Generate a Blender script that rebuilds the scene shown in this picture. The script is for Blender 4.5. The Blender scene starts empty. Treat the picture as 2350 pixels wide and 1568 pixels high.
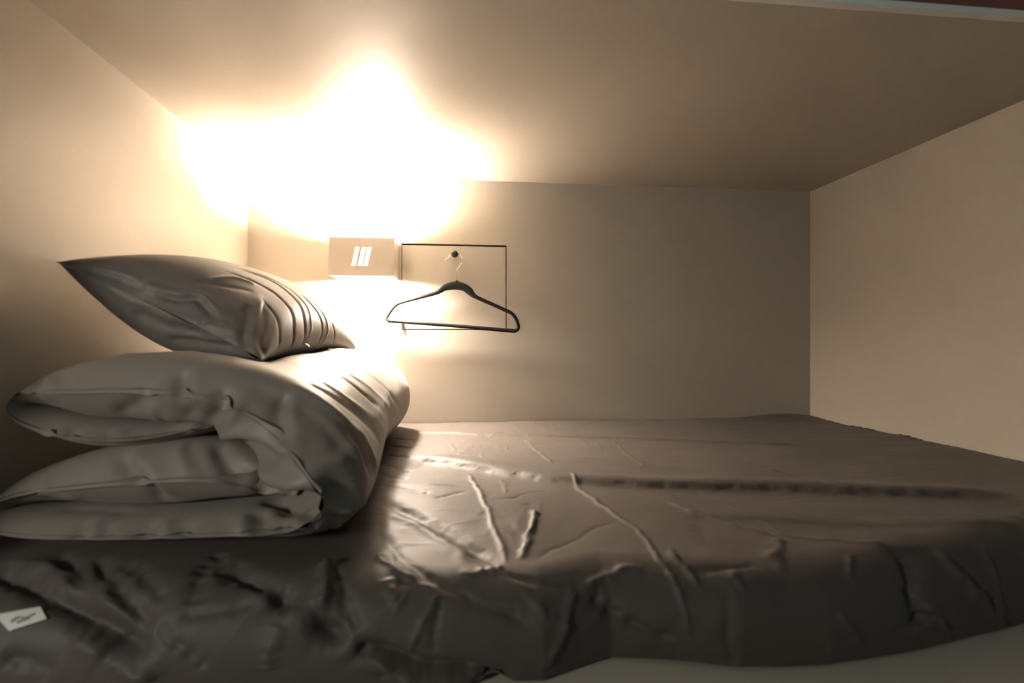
import bpy, bmesh, math, random
import numpy as np
from mathutils import Vector, Matrix

# ------------------------------------------------------------------ camera, world, exposure
scene = bpy.context.scene
COL = scene.collection
YAW = math.atan(118 / 1140)
cam_data = bpy.data.cameras.new('camera')
cam_data.sensor_width = 36.0
cam_data.lens = 1140 / 2350 * 36.0
cam_data.clip_start = 0.02
cam_data.dof.use_dof = True
cam_data.dof.focus_distance = 1.62
cam_data.dof.aperture_fstop = 3.2
cam = bpy.data.objects.new('camera', cam_data)
cam.location = (0, 0, 0)
cam.rotation_euler = (math.pi / 2, 0, -YAW)
COL.objects.link(cam)
scene.camera = cam

world = bpy.data.worlds.new('dim_room')
scene.world = world
world.use_nodes = True
wb = world.node_tree.nodes['Background']
wb.inputs['Color'].default_value = (0.80, 1.0, 0.98, 1)
wb.inputs['Strength'].default_value = 0.018

# lamp out in the room, behind and to the left of the camera
rl = bpy.data.lights.new('room_lamp', 'POINT')
rl.energy = 4.9
rl.color = (1.0, 0.97, 0.88)
rl.shadow_soft_size = 0.10
room_lamp = bpy.data.objects.new('room_lamp', rl)
room_lamp.location = (-0.95, -0.28, 0.16)
COL.objects.link(room_lamp)

scene.view_settings.view_transform = 'Standard'
scene.view_settings.look = 'None'
scene.view_settings.gamma = 1.0
scene.view_settings.exposure = 2.75
scene.view_settings.use_curve_mapping = False

# ------------------------------------------------------------------ materials
def mat(name, color, rough=0.5, spec=0.5, metallic=0.0, sheen=0.0, bump=None, tint=None):
    m = bpy.data.materials.new(name)
    m.use_nodes = True
    nt = m.node_tree
    b = nt.nodes['Principled BSDF']
    b.inputs['Base Color'].default_value = (*color, 1)
    b.inputs['Roughness'].default_value = rough
    b.inputs['Specular IOR Level'].default_value = spec
    b.inputs['Metallic'].default_value = metallic
    if sheen:
        b.inputs['Sheen Weight'].default_value = sheen
        b.inputs['Sheen Roughness'].default_value = 0.4
    tc = nt.nodes.new('ShaderNodeTexCoord')
    if tint:                                   # gentle uneven colour, scale + amount
        n = nt.nodes.new('ShaderNodeTexNoise')
        n.inputs['Scale'].default_value = tint[0]
        n.inputs['Detail'].default_value = 4
        nt.links.new(tc.outputs['Object'], n.inputs['Vector'])
        mx = nt.nodes.new('ShaderNodeMix')
        mx.data_type = 'RGBA'
        mx.inputs['A'].default_value = (*[c * (1 - tint[1]) for c in color], 1)
        mx.inputs['B'].default_value = (*[min(1, c * (1 + tint[1])) for c in color], 1)
        nt.links.new(n.outputs['Fac'], mx.inputs['Factor'])
        nt.links.new(mx.outputs['Result'], b.inputs['Base Color'])
    if bump:                                   # scale, strength, distance
        n = nt.nodes.new('ShaderNodeTexNoise')
        n.inputs['Scale'].default_value = bump[0]
        n.inputs['Detail'].default_value = 3
        nt.links.new(tc.outputs['Object'], n.inputs['Vector'])
        bp = nt.nodes.new('ShaderNodeBump')
        bp.inputs['Strength'].default_value = bump[1]
        bp.inputs['Distance'].default_value = bump[2]
        nt.links.new(n.outputs['Fac'], bp.inputs['Height'])
        nt.links.new(bp.outputs['Normal'], b.inputs['Normal'])
    return m

M = {}
M['wall'] = mat('cream_laminate', (0.385, 0.342, 0.285), 0.42, 0.35, bump=(220, 0.04, 0.001), tint=(3, 0.015))
M['ledge'] = mat('pale_board', (0.40, 0.35, 0.28), 0.5, 0.4, tint=(6, 0.05))
M['trim'] = mat('pale_metal_trim', (0.62, 0.60, 0.55), 0.35, 0.5)
M['redwood'] = mat('red_brown_wood', (0.16, 0.045, 0.025), 0.4, 0.5, tint=(14, 0.3))
M['floor'] = mat('grey_floor', (0.20, 0.19, 0.17), 0.5, 0.4, tint=(5, 0.1))
M['cavity'] = mat('dark_gap', (0.045, 0.03, 0.018), 0.8, 0.1)
M['sheet'] = mat('taupe_sheet', (0.063, 0.053, 0.045), 0.58, 0.20, sheen=0.04, bump=(900, 0.10, 0.0006), tint=(9, 0.05))
M['duvet'] = mat('taupe_sateen', (0.180, 0.153, 0.129), 0.52, 0.35, sheen=0.08, bump=(900, 0.10, 0.0006), tint=(9, 0.05))
M['pillow'] = mat('taupe_pillowcase', (0.135, 0.118, 0.102), 0.55, 0.32, sheen=0.08, bump=(900, 0.10, 0.0006), tint=(9, 0.05))
M['tag'] = mat('white_label_cloth', (0.52, 0.49, 0.45), 0.7, 0.2)
M['print'] = mat('grey_print', (0.17, 0.17, 0.14), 0.7, 0.2)
M['lamp'] = mat('beige_lamp_metal', (0.42, 0.37, 0.305), 0.40, 0.4)
M['lamp_in'] = mat('white_lamp_lining', (0.90, 0.87, 0.82), 0.6, 0.3)
M['black'] = mat('black_velvet_plastic', (0.011, 0.0105, 0.010), 0.60, 0.20, sheen=0.05, bump=(1500, 0.15, 0.0004))
M['knob'] = mat('dark_bronze_knob', (0.05, 0.045, 0.035), 0.35, 0.5, metallic=0.6, bump=(500, 0.3, 0.001))
M['chrome'] = mat('chrome_wire', (0.80, 0.76, 0.70), 0.18, 0.5, metallic=1.0)
def emit(name, color, strength):
    m = bpy.data.materials.new(name)
    m.use_nodes = True
    nt = m.node_tree
    nt.nodes.remove(nt.nodes['Principled BSDF'])
    e = nt.nodes.new('ShaderNodeEmission')
    e.inputs['Color'].default_value = (*color, 1)
    e.inputs['Strength'].default_value = strength
    nt.links.new(e.outputs[0], nt.nodes['Material Output'].inputs['Surface'])
    return m
M['bulb'] = emit('warm_bulb', (1.0, 0.85, 0.71), 640.0)
def frosted():
    m = bpy.data.materials.new('frosted_glass')
    m.use_nodes = True
    nt = m.node_tree
    nt.nodes.remove(nt.nodes['Principled BSDF'])
    t = nt.nodes.new('ShaderNodeBsdfTranslucent')
    t.inputs['Color'].default_value = (0.06, 0.058, 0.055, 1)
    nt.links.new(t.outputs[0], nt.nodes['Material Output'].inputs['Surface'])
    return m
M['frost'] = frosted()

# ------------------------------------------------------------------ helpers
def obj(name, me, m, parent=None, smooth=False):
    if m is not None:
        me.materials.clear()
        me.materials.append(m)
    if smooth:
        for p in me.polygons:
            p.use_smooth = True
    o = bpy.data.objects.new(name, me)
    COL.objects.link(o)
    if parent is not None:
        o.parent = parent
    return o

def tag(o, label=None, cat=None, group=None, kind=None):
    if label: o['label'] = label
    if cat: o['category'] = cat
    if group: o['group'] = group
    if kind: o['kind'] = kind
    return o

def empty(name, loc=(0, 0, 0)):
    o = bpy.data.objects.new(name, None)
    o.empty_display_size = 0.05
    o.location = loc
    COL.objects.link(o)
    return o

def to_mesh(bm, name='m'):
    bmesh.ops.recalc_face_normals(bm, faces=bm.faces)
    me = bpy.data.meshes.new(name)
    bm.to_mesh(me)
    bm.free()
    return me

def box_bm(bm, x0, x1, y0, y1, z0, z1, off=(0, 0, 0)):
    vs = [bm.verts.new((x - off[0], y - off[1], z - off[2])) for x in (x0, x1) for y in (y0, y1) for z in (z0, z1)]
    for f in ((0, 1, 3, 2), (4, 6, 7, 5), (0, 4, 5, 1), (2, 3, 7, 6), (0, 2, 6, 4), (1, 5, 7, 3)):
        bm.faces.new([vs[i] for i in f])

def box(x0, x1, y0, y1, z0, z1, bevel=0.0, off=(0, 0, 0), seg=2):
    bm = bmesh.new()
    box_bm(bm, x0, x1, y0, y1, z0, z1, off)
    if bevel:
        bmesh.ops.bevel(bm, geom=bm.edges[:], offset=bevel, segments=seg, affect='EDGES', profile=0.5)
    return to_mesh(bm)

def prism_y(bm, pts, y0, y1, off=(0, 0, 0)):
    """polygon in x-z extruded along y"""
    a = [bm.verts.new((x - off[0], y0 - off[1], z - off[2])) for x, z in pts]
    b = [bm.verts.new((x - off[0], y1 - off[1], z - off[2])) for x, z in pts]
    n = len(pts)
    bm.faces.new(a)
    bm.faces.new(b[::-1])
    for i in range(n):
        bm.faces.new((a[i], b[i], b[(i + 1) % n], a[(i + 1) % n]))

def catmull(pts, n, closed=False):
    P = np.array(pts, float)
    N = len(P)
    segs = N if closed else N - 1
    out = []
    for i in range(segs):
        if closed:
            p0, p1, p2, p3 = P[(i - 1) % N], P[i], P[(i + 1) % N], P[(i + 2) % N]
        else:
            p0, p1, p2, p3 = P[max(i - 1, 0)], P[i], P[i + 1], P[min(i + 2, N - 1)]
        for k in range(n):
            t = k / n
            out.append(0.5 * ((2 * p1) + (-p0 + p2) * t + (2 * p0 - 5 * p1 + 4 * p2 - p3) * t ** 2
                              + (-p0 + 3 * p1 - 3 * p2 + p3) * t ** 3))
    if not closed:
        out.append(P[-1])
    return np.array(out)

def tube(bm, path, radii, ry=None, seg=10, closed=False):
    """tube around a path that lies in an x-z plane; radii in plane, ry across (along y)"""
    n = len(path)
    rings = []
    for i in range(n):
        p = Vector(path[i])
        if closed:
            d = Vector(path[(i + 1) % n]) - Vector(path[i - 1])
        else:
            d = Vector(path[min(i + 1, n - 1)]) - Vector(path[max(i - 1, 0)])
        d.normalize()
        side = Vector((0, 1, 0))
        nn = d.cross(side).normalized()
        ss = nn.cross(d).normalized()
        r = radii[i] if hasattr(radii, '__len__') else radii
        q = r if ry is None else ry
        rings.append([bm.verts.new(p + nn * (math.cos(2 * math.pi * k / seg) * r) + ss * (math.sin(2 * math.pi * k / seg) * q))
                      for k in range(seg)])
    for i in range(n if closed else n - 1):
        a, b = rings[i], rings[(i + 1) % n]
        for k in range(seg):
            bm.faces.new((a[k], a[(k + 1) % seg], b[(k + 1) % seg], b[k]))
    if not closed:
        bm.faces.new(rings[0])
        bm.faces.new(rings[-1][::-1])

def lathe_y(bm, prof, cx, cz, seg=32):
    """profile list of (radius, y) turned round an axis along y"""
    rings = []
    for r, y in prof:
        rings.append([bm.verts.new((cx + r * math.cos(2 * math.pi * k / seg), y, cz + r * math.sin(2 * math.pi * k / seg)))
                      for k in range(seg)])
    for a, b in zip(rings[:-1], rings[1:]):
        for k in range(seg):
            bm.faces.new((a[k], a[(k + 1) % seg], b[(k + 1) % seg], b[k]))
    bm.faces.new(rings[0])
    bm.faces.new(rings[-1][::-1])

def grid_mesh(P, closed_u=False, closed_v=False):
    """P: (nu, nv, 3) array"""
    nu, nv = P.shape[:2]
    i = np.arange(nu if closed_u else nu - 1)
    j = np.arange(nv if closed_v else nv - 1)
    I, J = np.meshgrid(i, j, indexing='ij')
    I1, J1 = (I + 1) % nu, (J + 1) % nv
    F = np.stack([I * nv + J, I1 * nv + J, I1 * nv + J1, I * nv + J1], -1).reshape(-1, 4)
    me = bpy.data.meshes.new('g')
    nf = len(F)
    me.vertices.add(nu * nv)
    me.vertices.foreach_set('co', P.reshape(-1).astype(np.float32))
    me.loops.add(nf * 4)
    me.loops.foreach_set('vertex_index', F.reshape(-1).astype(np.int32))
    me.polygons.add(nf)
    me.polygons.foreach_set('loop_start', np.arange(0, nf * 4, 4, dtype=np.int32))
    me.polygons.foreach_set('use_smooth', np.ones(nf, dtype=bool))
    me.update(calc_edges=True)
    me.validate()
    return me

# smooth value noise on arrays (own lattice, so it is the same on every run)
_rng = np.random.RandomState(7)
_LAT = _rng.rand(64, 64, 64) * 2 - 1
def vnoise(x, y, z=0.0):
    x, y, z = np.broadcast_arrays(np.asarray(x, float), np.asarray(y, float), np.asarray(z, float))
    xi, yi, zi = np.floor(x).astype(int), np.floor(y).astype(int), np.floor(z).astype(int)
    fx, fy, fz = x - xi, y - yi, z - zi
    sx, sy, sz = [f * f * f * (f * (f * 6 - 15) + 10) for f in (fx, fy, fz)]
    def L(a, b, c):
        return _LAT[(xi + a) % 64, (yi + b) % 64, (zi + c) % 64]
    c00 = L(0, 0, 0) * (1 - sx) + L(1, 0, 0) * sx
    c10 = L(0, 1, 0) * (1 - sx) + L(1, 1, 0) * sx
    c01 = L(0, 0, 1) * (1 - sx) + L(1, 0, 1) * sx
    c11 = L(0, 1, 1) * (1 - sx) + L(1, 1, 1) * sx
    return (c00 * (1 - sy) + c10 * sy) * (1 - sz) + (c01 * (1 - sy) + c11 * sy) * sz

def ridged(x, y, z=0.0, octv=3):
    s, a, f = 0, 1.0, 1.0
    for _ in range(octv):
        s = s + a * (1 - np.abs(vnoise(x * f, y * f, np.asarray(z) * f + 5.3 * f)) * 2)
        a *= 0.5
        f *= 2.1
    return s

def seg_dist(X, Y, pts):
    """distance to a polyline and the parameter 0..1 along it, plus signed side"""
    P = np.array(pts, float)
    L = np.r_[0, np.cumsum(np.hypot(*(P[1:] - P[:-1]).T))]
    best = np.full(X.shape, 1e9)
    par = np.zeros(X.shape)
    sgn = np.zeros(X.shape)
    for k in range(len(P) - 1):
        a, b = P[k], P[k + 1]
        d = b - a
        l2 = d @ d
        t = np.clip(((X - a[0]) * d[0] + (Y - a[1]) * d[1]) / l2, 0, 1)
        dx, dy = X - a[0] - t * d[0], Y - a[1] - t * d[1]
        dd = np.hypot(dx, dy)
        m = dd < best
        best = np.where(m, dd, best)
        par = np.where(m, (L[k] + t * (L[k + 1] - L[k])) / L[-1], par)
        sgn = np.where(m, np.sign(d[0] * dy - d[1] * dx), sgn)
    return best, par, sgn

# ------------------------------------------------------------------ the bunk: walls, ceiling, ledge
XL, XR, YB, ZC = -0.703, 1.298, 1.73, 0.5596
ZB = -0.42                                          # top of the bed board
YF = 0.775                                          # front edge of the ceiling slab
T = 0.03
PX0, PX1, PZ0, PZ1 = -0.2015, 0.1595, 0.0405, 0.3365   # opening of the access panel

bm = bmesh.new()
box_bm(bm, XL - T, PX0, YB, YB + T, -0.75, ZC + 0.1)
box_bm(bm, PX1, XR + T, YB, YB + T, -0.75, ZC + 0.1)
box_bm(bm, PX0, PX1, YB, YB + T, -0.75, PZ0)
box_bm(bm, PX0, PX1, YB, YB + T, PZ1, ZC + 0.1)
bmesh.ops.remove_doubles(bm, verts=bm.verts, dist=1e-5)
wall_back = tag(obj('wall_back', to_mesh(bm), M['wall']), kind='structure')
cav = obj('panel_recess', box(PX0, PX1, YB + T * 0.6, YB + T, PZ0, PZ1), M['cavity'], wall_back)
tag(obj('wall_left', box(XL - T, XL, 0.50, YB, -0.75, ZC + 0.1), M['wall']), kind='structure')
tag(obj('wall_right', box(XR, XR + T, 0.50, YB, -0.75, ZC + 0.1), M['wall']), kind='structure')
tag(obj('ceiling', box(XL, XR, YF, YB, ZC, ZC + 0.06), M['wall']), kind='structure')
tag(obj('floor', box(-2.2, 2.8, -1.2, YB, -0.80, -0.75), M['floor']), kind='structure')
tag(obj('trim_1', box(XL, XR, YF - 0.016, YF, ZC - 0.001, ZC + 0.0115, 0.003), M['trim']), kind='structure')

ub = empty('upper_bunk_board', (0.3, YF - 0.005, ZC + 0.0117))
obj('board', box(XL, XR, YF - 0.011, YF - 0.0005, ZC + 0.0117, ZC + 0.26, 0.002, off=ub.location), M['redwood'], ub)
tag(ub, 'red-brown wooden guard board of the bunk above, in the top right corner', 'board')

bb = empty('bed_base', (0.3, 1.1, -0.75))
obj('bed_board', box(XL + 0.001, XR - 0.001, 0.47, YB - 0.001, ZB - 0.03, ZB, 0.003, off=bb.location), M['ledge'], bb)
obj('front_panel', box(XL + 0.001, XR - 0.001, 0.49, 0.51, -0.75, ZB - 0.03, off=bb.location), M['ledge'], bb)
tag(bb, 'pale board bed base showing as a ledge under the mattress', 'bed base')

# ------------------------------------------------------------------ access panel, knob
ap = empty('access_panel', ((PX0 + PX1) / 2, YB, PZ0))
g = 0.0026
obj('panel', box(PX0 + g, PX1 - g, YB - 0.001, YB + 0.017, PZ0 + 0.0022, PZ1 - 0.0065, 0.0006, off=ap.location), M['wall'], ap)
obj('latch', box(PX0 + 0.001, PX0 + 0.0095, YB - 0.006, YB + 0.002, 0.0455, 0.0615, 0.001, off=ap.location), M['black'], ap)
tag(ap, 'square cream access panel outlined by dark gaps behind the hanger', 'access panel')

KX, KZ = -0.0205, 0.297
kn = empty('coat_knob', (KX, YB, KZ))
bm = bmesh.new()
lathe_y(bm, [(0.0055, 0.0), (0.0055, -0.030)], 0, 0, 16)
obj('stem', to_mesh(bm), M['knob'], kn, True)
bm = bmesh.new()
lathe_y(bm, [(0.004, -0.028), (0.0098, -0.029), (0.0122, -0.032), (0.0122, -0.037), (0.0105, -0.0395), (0.006, -0.041), (0.002, -0.0412)], 0, 0)
obj('head', to_mesh(bm), M['knob'], kn, True)
tag(kn, 'small round dark bronze knob on the access panel', 'knob')

# ------------------------------------------------------------------ wall lamp
LX0, LX1, LY0, LZ0, LZ1 = -0.412, -0.211, 1.615, 0.209, 0.3295
lamp = empty('wall_lamp', ((LX0 + LX1) / 2, YB, LZ0))
lo = lamp.location
w = 0.0025
def shear(pts, k): return pts
sz0, sz1 = 0.240, 0.300
sw, sg, sl = 0.0140, 0.0036, 0.0135                # slot width, gap, slant
sx = [-0.3450, -0.3450 + sw + 0.0058, -0.3450 + 2 * sw + 0.0092]
bm = bmesh.new()
prism_y(bm, [(LX0, LZ0), (LX1, LZ0), (LX1, sz0), (LX0, sz0)], LY0, LY0 + w, lo)
prism_y(bm, [(LX0, sz1), (LX1, sz1), (LX1, LZ1), (LX0, LZ1)], LY0, LY0 + w, lo)
edges = [LX0] + [v for s in sx for v in (s, s + sw)] + [LX1]
for i in range(0, 8, 2):
    a, b = edges[i], edges[i + 1]
    a0 = a if i else a
    ta, tb = (0 if i == 0 else sl), (0 if i == 6 else sl)
    prism_y(bm, [(a, sz0), (b, sz0), (b + tb, sz1), (a + ta, sz1)], LY0, LY0 + w, lo)
obj('front_plate', to_mesh(bm), M['lamp'], lamp)
obj('side_plate', box(LX0, LX0 + w, LY0 + w, YB - 0.001, LZ0, LZ1, off=lo), M['lamp'], lamp)
obj('side_plate', box(LX1 - w, LX1, LY0 + w, YB - 0.001, LZ0, LZ1, off=lo), M['lamp'], lamp)
for (a0, a1, c0, c1) in ((LX0 + w, LX1 - w, LY0 + w + 0.0035, LY0 + w + 0.0045), (LX0 + w, LX0 + w + 0.001, LY0 + w + 0.005, YB - 0.007), (LX1 - w - 0.001, LX1 - w, LY0 + w + 0.005, YB - 0.007)):
    if a1 - a0 > 0.05:                               # the front lining leaves the slots free
        bm = bmesh.new()
        for (p0, p1, q0, q1) in ((a0, sx[0] - 0.004, LZ0, LZ1), (sx[2] + sw + sl + 0.004, a1, LZ0, LZ1),
                                 (sx[0] - 0.004, sx[2] + sw + sl + 0.004, LZ0, sz0 - 0.004), (sx[0] - 0.004, sx[2] + sw + sl + 0.004, sz1 + 0.004, LZ1)):
            box_bm(bm, p0, p1, c0, c1, q0, q1, lo)
        obj('lining', to_mesh(bm), M['lamp_in'], lamp)
    else:
        obj('lining', box(a0, a1, c0, c1, LZ0, LZ1, off=lo), M['lamp_in'], lamp)
obj('back_plate', box(LX0 + w, LX1 - w, YB - 0.006, YB - 0.001, LZ0 + 0.004, LZ1 - 0.004, off=lo), M['lamp_in'], lamp)
obj('frosted_pane', box(sx[0] - 0.006, sx[2] + sw + sl + 0.006, LY0 + w + 0.001, LY0 + w + 0.003, sz0 - 0.006, sz1 + 0.006, off=lo), M['frost'], lamp)
BX, BY, BZ = -0.272, 1.678, 0.263
bm = bmesh.new()
bmesh.ops.create_uvsphere(bm, u_segments=24, v_segments=16, radius=0.026)
for v in bm.verts:
    v.co.z *= 2.05
    v.co += Vector((BX, BY, BZ)) - lo
obj('bulb', to_mesh(bm), M['bulb'], lamp, True)
bm = bmesh.new()
lathe_y(bm, [(0.012, BY + 0.015 - lo.y), (0.014, YB - 0.006 - lo.y)], BX - lo.x, BZ - lo.z, 20)
obj('bulb_holder', to_mesh(bm), M['lamp_in'], lamp, True)
tag(lamp, 'lit beige box wall lamp with slanted glowing slots in its front', 'wall lamp')

# ------------------------------------------------------------------ clothes hanger
HY = 1.703
def hz(X, Y):                                        # hanger outline, measured on the wall plane
    u = (700 + X / 4.196 - 1175) / 1140
    v = (784 - (480 + Y / 4.196)) / 1140
    s, c = math.sin(YAW), math.cos(YAW)
    t = HY / (c - s * u)
    return (t * (s + c * u), HY, t * v)
hpts = [(1461, 737, 41), (1400, 742, 37), (1345, 758, 29), (1290, 795, 21), (1240, 815, 18), (1120, 847, 17), (1000, 878, 17),
        (920, 901, 17), (870, 925, 17), (835, 965, 17), (795, 1025, 17), (788, 1050, 17), (800, 1072, 18), (830, 1078, 18),
        (1100, 1098, 17), (1450, 1125, 17), (1800, 1156, 19), (1990, 1172, 20), (2030, 1170, 19), (2052, 1145, 18), (2045, 1095, 18),
        (2020, 1040, 18), (1985, 1003, 18), (1940, 980, 18), (1800, 916, 18), (1700, 872, 19), (1650, 849, 20), (1615, 825, 27),
        (1580, 787, 36), (1530, 752, 37)]
HP = catmull(hpts, 5, True)
path = [hz(a, b) for a, b, _ in HP]
k = 1.69 / 1140 / 4.196
hang = empty('clothes_hanger', hz(1461, 690))
off = Vector(hang.location)
bm = bmesh.new()
tube(bm, [Vector(p) - off for p in path], [r * k for r in HP[:, 2]], 0.0042, 12, True)
bodyh = obj('hanger_body', to_mesh(bm), M['black'], hang, True)
bm = bmesh.new()
tube(bm, [Vector(hz(1461, 712)) - off, Vector(hz(1461, 686)) - off], 0.0042, 0.0040, 12)
obj('hook_collar', to_mesh(bm), M['black'], bodyh, True)
wire = catmull([(1462, 700), (1461, 640), (1460, 600), (1472, 574), (1505, 532), (1514, 495), (1500, 452), (1470, 424),
                (1436, 414), (1404, 436), (1385, 470), (1352, 486)], 6)
bm = bmesh.new()
tube(bm, [Vector(hz(*p)) - off for p in wire], 0.0016, None, 10)
obj('hook', to_mesh(bm), M['chrome'], hang, True)
tag(hang, 'slim black clothes hanger with a chrome hook hung from the wall knob', 'hanger')

# ------------------------------------------------------------------ mattress with its fitted sheet
def smooth(a, b, x):
    t = np.clip((x - a) / (b - a), 0, 1)
    return t * t * (3 - 2 * t)

# bottom line of the front face, world x -> y
BOT = np.array([(-0.8, 0.60), (-0.11, 0.605), (0.10, 0.603), (0.152, 0.622), (0.195, 0.634), (0.276, 0.617), (0.353, 0.596),
                (0.469, 0.592), (0.604, 0.605), (0.823, 0.649), (1.0, 0.69), (1.30, 0.70)])
NX, NS = 720, 520
xs = np.linspace(XL + 0.004, XR - 0.004, NX)
# section parameter: t = distance from the back wall measured along the sheet
TOPL, RAD, FRH = 1.06, 0.075, 0.05
TT = TOPL + RAD * math.pi / 2 + FRH + 0.035
ts = np.linspace(0, TT, NS)
X, TV = np.meshgrid(xs, ts, indexing='ij')
def base_surface(X, TV):
    yb = np.interp(X, BOT[:, 0], BOT[:, 1])
    yfront = yb - 0.006
    ytop_end = yfront + RAD                          # where the rounding starts
    top_len = YB - 0.004 - ytop_end
    s = TV / TOPL * top_len                          # stretch the flat part
    y = YB - 0.004 - s
    edge = 1 - smooth(0.0, 0.30, (y - ytop_end))
    sag = 0.022 * edge * (0.65 + 0.35 * np.sin(X * 4.2 + 1.0)) * (1 - smooth(0.55, 0.95, X) * 0.9)
    z = -0.280 - sag
    zend = -0.280 - 0.022 * (0.65 + 0.35 * np.sin(X * 4.2 + 1.0)) * (1 - smooth(0.55, 0.95, X) * 0.9)
    # rounding
    a = np.clip((TV - TOPL) / (RAD * math.pi / 2), 0, 1) * math.pi / 2
    h = zend - (ZB + 0.004)                          # height available
    ra = np.minimum(RAD, h * 0.62)
    yr = ytop_end - RAD * np.sin(a)
    zr = zend - ra * (1 - np.cos(a))
    fr = np.clip((TV - TOPL - RAD * math.pi / 2) / (FRH + 0.035), 0, 1)
    zf = zend - ra - (h - ra) * np.clip(fr / 0.75, 0, 1)
    yf = yfront + 0.012 * fr ** 2 + 0.045 * np.clip((fr - 0.75) / 0.25, 0, 1)
    Y = np.where(TV < TOPL, y, np.where(a < math.pi / 2, yr, yf))
    Z = np.where(TV < TOPL, z, np.where(a < math.pi / 2, zr, zf))
    return np.stack([X, Y, Z], -1)
P = base_surface(X, TV)
def normals(P, cu=False, cv=False):
    def d(a, ax, c):
        if c:
            return np.roll(a, -1, ax) - np.roll(a, 1, ax)
        return np.gradient(a, axis=ax)
    n = np.cross(d(P, 0, cu), d(P, 1, cv))
    return n / (np.linalg.norm(n, axis=-1, keepdims=True) + 1e-12)

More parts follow.
